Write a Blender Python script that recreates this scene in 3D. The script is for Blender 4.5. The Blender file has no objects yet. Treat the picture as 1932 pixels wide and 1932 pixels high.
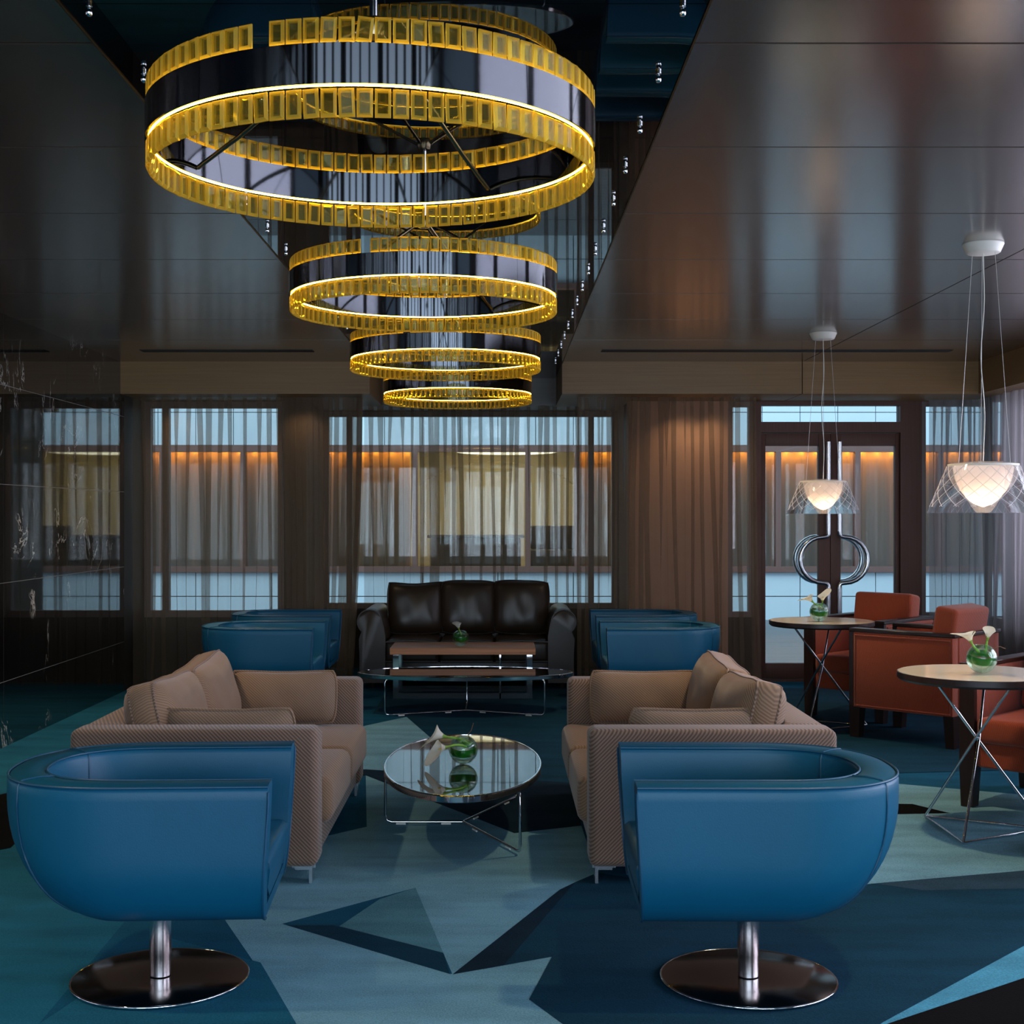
import bpy, bmesh, math, random
from mathutils import Vector, Matrix
R = math.radians
PI = math.pi
random.seed(7)
sc = bpy.context.scene
col = sc.collection

# ------------------------------------------------------------------ materials
def nodes(name):
    m = bpy.data.materials.new(name); m.use_nodes = True
    nt = m.node_tree; nt.nodes.clear()
    out = nt.nodes.new('ShaderNodeOutputMaterial')
    return m, nt, out

def N(nt, t, **kw):
    n = nt.nodes.new(t)
    for k, v in kw.items():
        if k.startswith('_'): setattr(n, k[1:], v)
        else: n.inputs[k.replace('__', ' ')].default_value = v
    return n

def pbr(name, color, rough=0.5, metal=0.0, ior=1.5, coat=0.0, bump=0.0, bscale=60.0, var=0.0, vscale=(4, 4, 4), sheen=0.0, emit=None, estr=0.0, detail=4.0, coatrough=.05, aniso=0.0):
    m, nt, out = nodes(name)
    b = N(nt, 'ShaderNodeBsdfPrincipled')
    b.inputs['Base Color'].default_value = (*color, 1)
    b.inputs['Roughness'].default_value = rough
    b.inputs['Metallic'].default_value = metal
    b.inputs['IOR'].default_value = ior
    b.inputs['Coat Weight'].default_value = coat
    b.inputs['Coat Roughness'].default_value = coatrough
    b.inputs['Sheen Weight'].default_value = sheen
    b.inputs['Anisotropic'].default_value = aniso
    if emit:
        b.inputs['Emission Color'].default_value = (*emit, 1)
        b.inputs['Emission Strength'].default_value = estr
    L = nt.links.new
    if var or bump:
        tc = N(nt, 'ShaderNodeTexCoord')
        mp = N(nt, 'ShaderNodeMapping'); mp.inputs['Scale'].default_value = vscale
        L(tc.outputs['Object'], mp.inputs['Vector'])
    if var:
        nz = N(nt, 'ShaderNodeTexNoise', Scale=1.0, Detail=detail)
        L(mp.outputs[0], nz.inputs['Vector'])
        mx = N(nt, 'ShaderNodeMix', _data_type='RGBA')
        mx.inputs['A'].default_value = (*[c * (1 - var) for c in color], 1)
        mx.inputs['B'].default_value = (*[min(1, c * (1 + var)) for c in color], 1)
        L(nz.outputs['Fac'], mx.inputs['Factor']); L(mx.outputs['Result'], b.inputs['Base Color'])
    if bump:
        n2 = N(nt, 'ShaderNodeTexNoise', Scale=bscale, Detail=3.0)
        L(tc.outputs['Object'], n2.inputs['Vector'])
        bp = N(nt, 'ShaderNodeBump', Strength=bump, Distance=0.002)
        L(n2.outputs['Fac'], bp.inputs['Height']); L(bp.outputs[0], b.inputs['Normal'])
    L(b.outputs[0], out.inputs[0])
    return m

def emis(name, color, s):
    m, nt, out = nodes(name)
    e = N(nt, 'ShaderNodeEmission', Strength=s); e.inputs[0].default_value = (*color, 1)
    nt.links.new(e.outputs[0], out.inputs[0]); return m

def pane_mat(name, tint=(1, 1, 1), ior=1.45):
    m, nt, out = nodes(name); L = nt.links.new
    t = N(nt, 'ShaderNodeBsdfTransparent'); t.inputs[0].default_value = (*tint, 1)
    g = N(nt, 'ShaderNodeBsdfGlossy', Roughness=0.01)
    f = N(nt, 'ShaderNodeFresnel', IOR=ior)
    mx = N(nt, 'ShaderNodeMixShader')
    L(f.outputs[0], mx.inputs[0]); L(t.outputs[0], mx.inputs[1]); L(g.outputs[0], mx.inputs[2]); L(mx.outputs[0], out.inputs[0])
    return m

def sheer_mat(name, color, trans, thr=(1, 1, 1)):
    m, nt, out = nodes(name); L = nt.links.new
    tc = N(nt, 'ShaderNodeTexCoord')
    mp = N(nt, 'ShaderNodeMapping'); mp.inputs['Scale'].default_value = (30, 30, 1.2)
    L(tc.outputs['Object'], mp.inputs[0])
    nz = N(nt, 'ShaderNodeTexNoise', Scale=1.0, Detail=2.0); L(mp.outputs[0], nz.inputs['Vector'])
    mr = N(nt, 'ShaderNodeMapRange'); mr.inputs['To Min'].default_value = trans - .06; mr.inputs['To Max'].default_value = trans + .06
    L(nz.outputs['Fac'], mr.inputs[0])
    t = N(nt, 'ShaderNodeBsdfTransparent'); t.inputs[0].default_value = (*thr, 1)
    d = N(nt, 'ShaderNodeBsdfDiffuse'); d.inputs[0].default_value = (*color, 1)
    tl = N(nt, 'ShaderNodeBsdfTranslucent'); tl.inputs[0].default_value = (*color, 1)
    a = N(nt, 'ShaderNodeMixShader'); a.inputs[0].default_value = .5
    b = N(nt, 'ShaderNodeMixShader')
    L(d.outputs[0], a.inputs[1]); L(tl.outputs[0], a.inputs[2])
    L(mr.outputs[0], b.inputs[0]); L(a.outputs[0], b.inputs[1]); L(t.outputs[0], b.inputs[2]); L(b.outputs[0], out.inputs[0])
    return m

def glass_mat(name, color, rough=0.0, ior=1.5, body=0.0, bodycol=(1, 1, 1), clear=0.0):
    m, nt, out = nodes(name); L = nt.links.new
    g = N(nt, 'ShaderNodeBsdfGlass', Roughness=rough, IOR=ior); g.inputs[0].default_value = (*color, 1)
    s = g.outputs[0]
    if clear:
        t = N(nt, 'ShaderNodeBsdfTransparent'); t.inputs[0].default_value = (*color, 1)
        x = N(nt, 'ShaderNodeMixShader'); x.inputs[0].default_value = clear
        L(s, x.inputs[1]); L(t.outputs[0], x.inputs[2]); s = x.outputs[0]
    if body:
        t = N(nt, 'ShaderNodeBsdfTranslucent'); t.inputs[0].default_value = (*bodycol, 1)
        d = N(nt, 'ShaderNodeBsdfDiffuse'); d.inputs[0].default_value = (*bodycol, 1)
        y = N(nt, 'ShaderNodeMixShader'); y.inputs[0].default_value = .5
        L(t.outputs[0], y.inputs[1]); L(d.outputs[0], y.inputs[2])
        x = N(nt, 'ShaderNodeMixShader'); x.inputs[0].default_value = body
        L(s, x.inputs[1]); L(y.outputs[0], x.inputs[2]); s = x.outputs[0]
    L(s, out.inputs[0]); return m

def weave_mat(name, c1, c2, scale, rough=.8, axes=(1, .35, 1), soft=.35):
    """two-tone diagonal twill"""
    m, nt, out = nodes(name); L = nt.links.new
    tc = N(nt, 'ShaderNodeTexCoord')
    dp = N(nt, 'ShaderNodeVectorMath', _operation='DOT_PRODUCT'); dp.inputs[1].default_value = axes
    L(tc.outputs['Object'], dp.inputs[0])
    ml = N(nt, 'ShaderNodeMath', _operation='MULTIPLY'); ml.inputs[1].default_value = scale * 2 * PI
    L(dp.outputs['Value'], ml.inputs[0])
    sn = N(nt, 'ShaderNodeMath', _operation='SINE'); L(ml.outputs[0], sn.inputs[0])
    mr = N(nt, 'ShaderNodeMapRange'); mr.inputs['From Min'].default_value = -soft; mr.inputs['From Max'].default_value = soft
    L(sn.outputs[0], mr.inputs[0])
    mx = N(nt, 'ShaderNodeMix', _data_type='RGBA')
    mx.inputs['A'].default_value = (*c1, 1); mx.inputs['B'].default_value = (*c2, 1)
    L(mr.outputs[0], mx.inputs['Factor'])
    b = N(nt, 'ShaderNodeBsdfPrincipled', Roughness=rough); b.inputs['Sheen Weight'].default_value = .25
    L(mx.outputs['Result'], b.inputs['Base Color'])
    bp = N(nt, 'ShaderNodeBump', Strength=.25, Distance=.002)
    L(sn.outputs[0], bp.inputs['Height']); L(bp.outputs[0], b.inputs['Normal'])
    L(b.outputs[0], out.inputs[0]); return m

def marble_mat():
    m, nt, out = nodes('black_marble'); L = nt.links.new
    tc = N(nt, 'ShaderNodeTexCoord')
    mp = N(nt, 'ShaderNodeMapping'); mp.inputs['Scale'].default_value = (1, 1.3, .8)
    L(tc.outputs['Object'], mp.inputs[0])
    n1 = N(nt, 'ShaderNodeTexNoise', Scale=1.7, Detail=9.0, Roughness=.62); n1.inputs['Distortion'].default_value = .9
    L(mp.outputs[0], n1.inputs['Vector'])
    sb = N(nt, 'ShaderNodeMath', _operation='SUBTRACT'); sb.inputs[1].default_value = .5; L(n1.outputs['Fac'], sb.inputs[0])
    ab = N(nt, 'ShaderNodeMath', _operation='ABSOLUTE'); L(sb.outputs[0], ab.inputs[0])
    mr = N(nt, 'ShaderNodeMapRange'); mr.inputs['From Min'].default_value = 0; mr.inputs['From Max'].default_value = .010
    mr.inputs['To Min'].default_value = 1; mr.inputs['To Max'].default_value = 0; L(ab.outputs[0], mr.inputs[0])
    n2 = N(nt, 'ShaderNodeTexNoise', Scale=2.2, Detail=3.0); L(tc.outputs['Object'], n2.inputs['Vector'])
    m2 = N(nt, 'ShaderNodeMapRange'); m2.inputs['From Min'].default_value = .52; m2.inputs['From Max'].default_value = .64; L(n2.outputs['Fac'], m2.inputs[0])
    mu = N(nt, 'ShaderNodeMath', _operation='MULTIPLY'); L(mr.outputs[0], mu.inputs[0]); L(m2.outputs[0], mu.inputs[1])
    mx = N(nt, 'ShaderNodeMix', _data_type='RGBA'); mx.inputs['A'].default_value = (.0025, .0025, .003, 1); mx.inputs['B'].default_value = (.6, .58, .53, 1)
    L(mu.outputs[0], mx.inputs['Factor'])
    b = N(nt, 'ShaderNodeBsdfPrincipled', Roughness=.03, IOR=3.0); L(mx.outputs['Result'], b.inputs['Base Color'])
    L(b.outputs[0], out.inputs[0]); return m

def wood_mat(name, c1, c2, axis='x', rough=.3, scale=1.0, ior=1.5, coat=0):
    m, nt, out = nodes(name); L = nt.links.new
    tc = N(nt, 'ShaderNodeTexCoord'); mp = N(nt, 'ShaderNodeMapping')
    s = {'x': (1.5, 90, 90), 'y': (90, 1.5, 90), 'z': (90, 90, 1.5)}[axis]
    mp.inputs['Scale'].default_value = [k * scale for k in s]
    L(tc.outputs['Object'], mp.inputs[0])
    nz = N(nt, 'ShaderNodeTexNoise', Scale=1.0, Detail=5.0, Roughness=.6); L(mp.outputs[0], nz.inputs['Vector'])
    mr = N(nt, 'ShaderNodeMapRange'); mr.inputs['From Min'].default_value = .3; mr.inputs['From Max'].default_value = .7; L(nz.outputs['Fac'], mr.inputs[0])
    mx = N(nt, 'ShaderNodeMix', _data_type='RGBA'); mx.inputs['A'].default_value = (*c1, 1); mx.inputs['B'].default_value = (*c2, 1)
    L(mr.outputs[0], mx.inputs['Factor'])
    b = N(nt, 'ShaderNodeBsdfPrincipled', Roughness=rough, IOR=ior); b.inputs['Coat Weight'].default_value = coat
    L(mx.outputs['Result'], b.inputs['Base Color'])
    bp = N(nt, 'ShaderNodeBump', Strength=.08, Distance=.001); L(nz.outputs['Fac'], bp.inputs['Height']); L(bp.outputs[0], b.inputs['Normal'])
    L(b.outputs[0], out.inputs[0]); return m

def carpet(name, c, dots=None, dotscale=0):
    m, nt, out = nodes(name); L = nt.links.new
    tc = N(nt, 'ShaderNodeTexCoord')
    n1 = N(nt, 'ShaderNodeTexNoise', Scale=1.6, Detail=6.0, Roughness=.65); L(tc.outputs['Object'], n1.inputs['Vector'])
    n2 = N(nt, 'ShaderNodeTexNoise', Scale=170.0, Detail=2.0); L(tc.outputs['Object'], n2.inputs['Vector'])
    mp = N(nt, 'ShaderNodeMapping'); mp.inputs['Scale'].default_value = (1.5, 7, 1); mp.inputs['Rotation'].default_value = (0, 0, .25); L(tc.outputs['Object'], mp.inputs[0])
    n3 = N(nt, 'ShaderNodeTexNoise', Scale=1.0, Detail=4.0); L(mp.outputs[0], n3.inputs['Vector'])
    a = N(nt, 'ShaderNodeMath', _operation='ADD'); L(n1.outputs['Fac'], a.inputs[0]); L(n2.outputs['Fac'], a.inputs[1])
    a2 = N(nt, 'ShaderNodeMath', _operation='ADD'); L(a.outputs[0], a2.inputs[0]); L(n3.outputs['Fac'], a2.inputs[1])
    mr = N(nt, 'ShaderNodeMapRange'); mr.inputs['From Min'].default_value = .95; mr.inputs['From Max'].default_value = 2.05; L(a2.outputs[0], mr.inputs[0])
    mx = N(nt, 'ShaderNodeMix', _data_type='RGBA')
    mx.inputs['A'].default_value = (*[k * .5 for k in c], 1); mx.inputs['B'].default_value = (*[k * 1.5 for k in c], 1)
    L(mr.outputs[0], mx.inputs['Factor'])
    b = N(nt, 'ShaderNodeBsdfPrincipled', Roughness=.95); b.inputs['Specular IOR Level'].default_value = .1
    L(mx.outputs['Result'], b.inputs['Base Color'])
    bp = N(nt, 'ShaderNodeBump', Strength=.4, Distance=.003); L(n2.outputs['Fac'], bp.inputs['Height']); L(bp.outputs[0], b.inputs['Normal'])
    L(b.outputs[0], out.inputs[0]); return m

M = {}
M['wood_ceiling'] = wood_mat('wood_ceiling', (.075, .043, .026), (.112, .067, .042), 'x', .185, 1.0, 7.0)
M['wood_beam'] = wood_mat('wood_beam', (.21, .112, .036), (.26, .145, .05), 'x', .45)
M['wood_dark'] = wood_mat('wood_dark', (.018, .008, .006), (.03, .014, .01), 'z', .35)
M['wood_fascia'] = wood_mat('wood_fascia', (.03, .017, .009), (.045, .026, .014), 'x', .4)
M['door_wood'] = wood_mat('door_wood', (.085, .030, .016), (.115, .043, .024), 'z', .55)
M['walnut'] = wood_mat('walnut', (.42, .15, .05), (.70, .30, .115), 'x', .42, .6)
M['black'] = pbr('black_void', (.004, .004, .004), .6)
M['mirror'] = pbr('black_mirror', (.003, .003, .004), .012, 0, ior=1.6)
M['brass'] = pbr('brass_trim', (.20, .125, .05), .35, 1.0)
M['marble'] = marble_mat()
M['grout'] = pbr('grey_grout', (.22, .21, .19), .7)
M['wall_dark'] = pbr('dark_wall_paint', (.022, .016, .011), .6)
M['frame'] = pbr('bronze_frame', (.20, .15, .13), .45)
M['frame_pink'] = pbr('rose_bronze_frame', (.17, .09, .075), .45)
M['pier'] = pbr('warm_lit_pier', (.52, .28, .17), .55, var=.12, vscale=(1, 1, 2))  # copper-brown with some of the pier's warm light put into the colour
M['pane'] = pane_mat('clear_pane', (.94, .97, .97))
M['sheer'] = sheer_mat('brown_sheer', (.27, .195, .13), .64, (.98, .96, .94))
M['sheer_grey'] = sheer_mat('grey_sheer', (.42, .39, .40), .42)
M['ext_panel'] = pbr('pale_stone_panel', (.58, .70, .76), .7, var=.05, vscale=(3, 3, 3))
M['ext_curtain'] = pbr('taupe_drape', (.42, .26, .145), .9)
M['deck'] = wood_mat('deck_board', (.075, .085, .095), (.125, .135, .145), 'x', .45, .5)
M['ext_led'] = emis('amber_led', (1, .45, .05), 45)
M['ext_wall'] = pbr('cream_wall', (.66, .60, .44), .8)
M['ext_room_glow'] = emis('added_room_glow', (1, .88, .62), 3)  # glow added to light the made-up room opposite
M['dark_counter'] = pbr('dark_counter', (.03, .028, .025), .5)
M['leather'] = pbr('blue_leather', (.0015, .092, .178), .43, bump=.10, bscale=260, var=.15, vscale=(3, 3, 3))
M['leather'].node_tree.nodes['Principled BSDF'].inputs['Specular IOR Level'].default_value = .36
M['piping'] = pbr('blue_piping', (.006, .07, .14), .4)
M['chrome'] = pbr('chrome', (.75, .77, .8), .08, 1.0)
M['steel'] = pbr('brushed_steel', (.68, .69, .72), .24, 1.0)
M['disc'] = pbr('polished_dark_steel', (.24, .195, .175), .15, 1.0)
M['sofa'] = weave_mat('taupe_twill', (.26, .16, .108), (.10, .060, .040), 66, soft=.7)
M['cushion'] = weave_mat('taupe_twill_cushion', (.28, .165, .092), (.16, .092, .050), 80, soft=1.0)
M['cushion_stripe'] = weave_mat('taupe_wide_twill', (.28, .18, .115), (.15, .094, .06), 72, axes=(1, .5, 1), soft=.9)
M['black_leather'] = pbr('black_leather', (.034, .021, .012), .42, bump=.12, bscale=22, coat=.1, coatrough=.3)
M['table_black'] = pbr('black_glass_top', (.008, .008, .009), .02, ior=2.6)
M['cream_top'] = pbr('cream_lacquer', (.88, .79, .60), .08, ior=1.6)
M['red'] = weave_mat('rust_fabric', (.42, .072, .022), (.30, .046, .014), 110, .85, (1, 1, .2), 1.0)
M['led'] = emis('warm_led', (1, .62, .05), 42)
M['crystal'] = glass_mat('amber_crystal', (1, .93, .55), .01, 1.5, .035, (1, .78, .12), .45)
M['crystal_edge_glow'] = glass_mat('amber_crystal_edge_glow', (1, .82, .28), .05, 1.5, .42, (1, .74, .10), .2)  # bevel faces: LED light trapped in the edges, put into a brighter yellow
M['band'] = pbr('black_mirror_band', (.085, .09, .10), .05, 1.0)
M['rod'] = pbr('dark_bronze_rod', (.22, .17, .10), .25, 1.0)
M['shade_glass'] = glass_mat('clear_shade_glass', (.99, 1, 1), 0, 1.35, 0, (1, 1, 1), .6)
M['cut'] = glass_mat('cut_line_glass', (1, .97, .97), .1, 1.5, .8, (.95, .92, .92))
M['opal'] = glass_mat('opal_glass', (.95, .9, .88), .3, 1.3, .93, (.95, .88, .86))
M['bulb'] = emis('warm_bulb', (1, .62, .30), 14)
M['white'] = pbr('white_enamel', (.82, .79, .70), .4)
M['wire'] = pbr('suspension_wire', (.62, .60, .56), .35, .6)
M['vase'] = glass_mat('vase_glass', (.93, 1, .95), 0, 1.4, 0, (1, 1, 1), .45)
M['leaf'] = pbr('dark_green_leaf', (.02, .24, .02), .3, var=.5, vscale=(20, 20, 20))
M['stem'] = pbr('green_stem', (.22, .48, .05), .45)
M['petal'] = pbr('white_petal', (.92, .91, .82), .45, var=.06, vscale=(30, 30, 30))
M['petal_green'] = pbr('green_petal_base', (.35, .55, .10), .45)
M['spadix'] = pbr('yellow_spadix', (.75, .50, .05), .6)
M['twig'] = pbr('brown_twig', (.16, .08, .04), .7)
M['floor_teal'] = carpet('carpet_teal', (.006, .085, .160))
M['floor_mid'] = carpet('carpet_mid', (.012, .122, .205))
M['floor_light'] = carpet('carpet_light', (.165, .375, .49))
M['floor_soft'] = carpet('carpet_soft_teal', (.085, .24, .31))
M['floor_blue'] = carpet('carpet_bright_blue', (.07, .30, .46))
M['floor_dark'] = carpet('carpet_dark', (.005, .042, .078))
M['floor_ink'] = carpet('carpet_ink', (.005, .022, .042))
M['floor_black'] = carpet('carpet_black', (.0016, .0015, .0014))
M['floor_grey'] = carpet('carpet_slate', (.026, .066, .105))
M['plaster'] = pbr('rear_wall_plaster', (.22, .17, .13), .8)

# ------------------------------------------------------------------ mesh helpers
def new(): return bmesh.new()

def link(name, bm, mats, parent=None, smooth=40, loc=None, rot=None):
    if not isinstance(mats, (list, tuple)): mats = [mats]
    bmesh.ops.recalc_face_normals(bm, faces=bm.faces[:])
    me = bpy.data.meshes.new(name); bm.to_mesh(me); bm.free()
    for m in mats: me.materials.append(m)
    if smooth:
        me.shade_smooth()
        me.set_sharp_from_angle(angle=R(smooth))
    o = bpy.data.objects.new(name, me); col.objects.link(o)
    if parent: o.parent = parent
    if loc: o.location = loc
    if rot: o.rotation_euler = rot
    return o

def tag(o, label=None, cat=None, group=None, kind=None):
    for k, v in (('label', label), ('category', cat), ('group', group), ('kind', kind)):
        if v: o[k] = v
    return o

def thing(name, loc, rz=0, label=None, cat=None, group=None, kind=None):
    o = bpy.data.objects.new(name, None); col.objects.link(o)
    o.location = loc; o.rotation_euler = (0, 0, rz); o.empty_display_size = .1
    return tag(o, label, cat, group, kind)

KIDS = {}
def copy_tree(o, parent=None):
    c = o.copy(); col.objects.link(c)
    if parent: c.parent = parent
    for ch in [k for k in col.objects if k.parent == o]:
        copy_tree(ch, c)
    return c

def box(bm, x0, x1, y0, y1, z0, z1, bev=0, seg=2, mi=0):
    vs = [bm.verts.new(p) for p in [(x0, y0, z0), (x1, y0, z0), (x1, y1, z0), (x0, y1, z0), (x0, y0, z1), (x1, y0, z1), (x1, y1, z1), (x0, y1, z1)]]
    fs = [bm.faces.new([vs[i] for i in q]) for q in [(3, 2, 1, 0), (4, 5, 6, 7), (0, 1, 5, 4), (1, 2, 6, 5), (2, 3, 7, 6), (3, 0, 4, 7)]]
    for f in fs: f.material_index = mi
    if bev:
        es = list({e for f in fs for e in f.edges})
        r = bmesh.ops.bevel(bm, geom=es, offset=bev, segments=seg, affect='EDGES', profile=.5)
        for f in r['faces']: f.material_index = mi
    return vs

def bx(*a, **k):
    bm = new(); box(bm, *a, **k); return bm

def tube(bm, pts, r, n=8, closed=False, mi=0, cap=True):
    pts = [Vector(p) for p in pts]; k = len(pts); rings = []
    up = None
    for i, p in enumerate(pts):
        if closed: d = pts[(i + 1) % k] - pts[i - 1]
        else: d = pts[min(i + 1, k - 1)] - pts[max(i - 1, 0)]
        d.normalize()
        if up is None:
            up = Vector((0, 0, 1)) if abs(d.z) < .9 else Vector((1, 0, 0))
        a = up - d * up.dot(d); a.normalize(); up = a
        b = d.cross(a)
        rr = r[i] if isinstance(r, (list, tuple)) else r
        rings.append([bm.verts.new(p + (a * math.cos(2 * PI * j / n) + b * math.sin(2 * PI * j / n)) * rr) for j in range(n)])
    for i in range(k if closed else k - 1):
        A, B = rings[i], rings[(i + 1) % k]
        for j in range(n):
            f = bm.faces.new((A[j], A[(j + 1) % n], B[(j + 1) % n], B[j])); f.material_index = mi
    if cap and not closed:
        bm.faces.new(rings[0][::-1]).material_index = mi; bm.faces.new(rings[-1]).material_index = mi

def lathe(bm, prof, n=48, c=(0, 0, 0), sx=1, sy=1, closed=False, mi=0):
    rings = []
    for r, z in prof:
        if r < 1e-6: rings.append([bm.verts.new((c[0], c[1], c[2] + z))])
        else: rings.append([bm.verts.new((c[0] + r * sx * math.cos(2 * PI * j / n), c[1] + r * sy * math.sin(2 * PI * j / n), c[2] + z)) for j in range(n)])
    m = len(rings)
    for i in range(m if closed else m - 1):
        A, B = rings[i], rings[(i + 1) % m]
        for j in range(n):
            j2 = (j + 1) % n
            if len(A) == 1 and len(B) == 1: continue
            if len(A) == 1: f = bm.faces.new((A[0], B[j], B[j2]))
            elif len(B) == 1: f = bm.faces.new((A[j], A[j2], B[0]))
            else: f = bm.faces.new((A[j], A[j2], B[j2], B[j]))
            f.material_index = mi

def grid(bm, rows, mi=0, wrap=False):
    V = [[bm.verts.new(p) for p in r] for r in rows]
    for i in range(len(V) - 1):
        n = len(V[i])
        for j in range(n if wrap else n - 1):
            f = bm.faces.new((V[i][j], V[i][(j + 1) % n], V[i + 1][(j + 1) % n], V[i + 1][j])); f.material_index = mi
    return V

def pillow(bm, w, h, t, n=14, pinch=.06, sag=0.0, rnd=None, flat=.0, pw=2.6):
    """soft pillow in the XZ plane (w wide, h tall), thickness t along Y, base edge at z=0"""
    rnd = rnd or random.Random(1)
    ph = [rnd.uniform(0, 6) for _ in range(4)]
    def P(i, j, s):
        u = -1 + 2 * i / n; v = -1 + 2 * j / n
        k = (1 - abs(u) ** pw) * (1 - abs(v) ** pw); k = max(k, 0) ** .5
        pin = 1 - pinch * (1 - (1 - abs(u)) ** 1) * (1 - abs(v)) ** .5 if False else 1
        x = u * w / 2 * (1 - pinch * v ** 4)
        z = (v * h / 2) * (1 - pinch * u ** 4) + h / 2
        z -= sag * (v + 1) / 2 * (1 - u * u)
        wr = 1 + .05 * math.sin(5 * u + ph[0]) * math.sin(4 * v + ph[1]) + .03 * math.sin(11 * u + ph[2] + 3 * v)
        return Vector((x, s * (flat + (t / 2 - flat) * k * wr), z))
    F = [[P(i, j, -1) for i in range(n + 1)] for j in range(n + 1)]
    B = [[P(i, j, 1) for i in range(n + 1)] for j in range(n + 1)]
    grid(bm, F); grid(bm, B)
    bmesh.ops.remove_doubles(bm, verts=bm.verts[:], dist=1e-5)
    if flat:
        idx = [(0, i) for i in range(n + 1)] + [(j, n) for j in range(1, n + 1)] + [(n, i) for i in range(n - 1, -1, -1)] + [(j, 0) for j in range(n - 1, 0, -1)]
        cen = Vector((0, 0, h / 2)); rows = []
        for q, bulge in ((-1, 0), (-.5, .03), (.5, .03), (1, 0)):
            rows.append([Vector((F[j][i].x, q * flat, F[j][i].z)) + (Vector((F[j][i].x, 0, F[j][i].z)) - cen) * bulge for j, i in idx])
        grid(bm, rows, wrap=True)
        bmesh.ops.remove_doubles(bm, verts=bm.verts[:], dist=1e-5)
    edge = [F[0][i] for i in range(n + 1)] + [F[j][n] for j in range(1, n + 1)] + [F[n][i] for i in range(n - 1, -1, -1)] + [F[j][0] for j in range(n - 1, 0, -1)]
    return [Vector((p.x, 0, p.z)) for p in edge]

# ------------------------------------------------------------------ floor
fl = new()
mats = [M[k] for k in ('floor_teal', 'floor_mid', 'floor_light', 'floor_blue', 'floor_dark', 'floor_ink', 'floor_black', 'floor_grey', 'floor_soft')]
FI = {'teal': 0, 'mid': 1, 'light': 2, 'blue': 3, 'dark': 4, 'ink': 5, 'black': 6, 'grey': 7, 'soft': 8}
box(fl, -3.15, 4.3, -3.3, 12.6, -.06, 0, mi=FI['teal'])
polys = [
 ('mid', [(-3, -3.05), (-3, 11.3), (-1.6, 11.3), (-1.3, 4.9), (-1.1, -3.05)]),
 ('light', [(-.724, 7.314), (.062, 5.983), (.367, 6.126), (.379, 5.318), (.223, 5.076), (-.145, 4.139), (-.318, 5.105), (-.50, 5.6), (-.60, 6.106)]),
 ('light', [(-1.047, 4.93), (-.729, 4.636), (-.153, 4.143), (.169, 4.308), (.084, 3.926), (.222, 3.631), (-.4, 3.2), (-.75, 4.2)]),
 ('light', [(-.50, 5.6), (-.60, 6.106), (-1.05, 5.6), (-1.047, 4.93), (-.75, 4.65), (-.318, 5.105)]),
 ('mid', [(-.75, 4.25), (-.4, 3.3), (-.9, 3.0), (-1.3, 3.6), (-1.1, 4.5)]),
 ('dark', [(-.728, 4.636), (-.57, 4.636), (-.182, 4.344), (-.153, 4.143)]),
 ('soft', [(-.548, 4.625), (-.182, 4.344), (-.318, 5.105), (-.44, 4.95)]),
 ('ink', [(-.145, 4.139), (.011, 4.221), (.286, 5.179), (.223, 5.076)]),
 ('dark', [(.011, 4.221), (.17, 4.308), (.381, 5.318), (.286, 5.179)]),
 ('light', [(1.1, 7.3), (2.042, 7.097), (2.626, 6.801), (3.4, 6.552), (3.6, 5.716), (2.066, 5.349), (1.433, 5.164), (.891, 4.999), (.7, 5.5)]),
 ('dark', [(.381, 5.318), (.084, 3.926), (.222, 3.631), (.5, 3.0), (.931, 3.5), (1.058, 3.745), (1.704, 4.414), (3.029, 5.716), (2.066, 5.349), (1.433, 5.164), (.891, 4.999)]),
 ('grey', [(1.431, 5.157), (2.066, 5.349), (2.472, 5.472), (2.34, 5.179), (1.966, 5.091), (1.577, 5.069)]),
 ('blue', [(1.002, 3.683), (1.06, 3.749), (1.703, 4.411), (3.029, 5.716), (2.594, 4.896), (1.585, 4.105), (1.114, 3.769)]),
 ('black', [(.933, 3.639), (1.114, 3.769), (1.585, 4.105), (2.594, 4.896), (1.867, 3.524), (.904, 3.4)]),
 ('ink', [(-.998, 7.436), (-.741, 7.482), (.392, 7.097), (.367, 6.126), (.062, 5.983), (-.724, 7.314), (-.972, 7.24)]),
 ('light', [(-1.153, 8.595), (-.895, 9.039), (-.65, 9.432), (-.29, 7.929), (-.296, 7.329), (-.741, 7.482), (-.998, 7.436)]),
 ('black', [(1.741, 6.4), (1.828, 6.355), (2.116, 6.377), (2.0, 6.58), (1.76, 6.6)]),
 ('blue', [(2.163, 8.982), (2.843, 8.72), (2.824, 9.357), (2.32, 9.434)]),
 ('black', [(-2.506, 6.801), (-2.447, 6.932), (-2.107, 6.106), (-2.062, 5.716), (-2.4, 5.373), (-2.927, 6.552)]),
 ('dark', [(-.29, 7.93), (-.65, 9.43), (-.9, 9.6), (-.9, 12), (.9, 12), (1.0, 8.2), (.39, 7.1), (-.296, 7.329)]),
 ('dark', [(1.0, 11), (1.1, 8.2), (1.6, 7.3), (3.9, 7.6), (3.9, 11)]),
]
for i, (k, pts) in enumerate(polys):
    z = .0002 + .00012 * i
    f = fl.faces.new([fl.verts.new((x, y, z)) for x, y in pts]); f.material_index = FI[k]
    if f.normal.z < 0: f.normal_flip()
f_tri = [f for f in fl.faces if len(f.verts) > 4]
bmesh.ops.triangulate(fl, faces=f_tri)
tag(link('floor', fl, mats, smooth=0), kind='structure')

# ------------------------------------------------------------------ room shell
H = 2.6185; MZ = 2.60
def struct(name, bm, m, smooth=30, parent=None):
    o = link(name, bm, m, parent, smooth)
    if not parent: tag(o, kind='structure')
    return o

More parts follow.
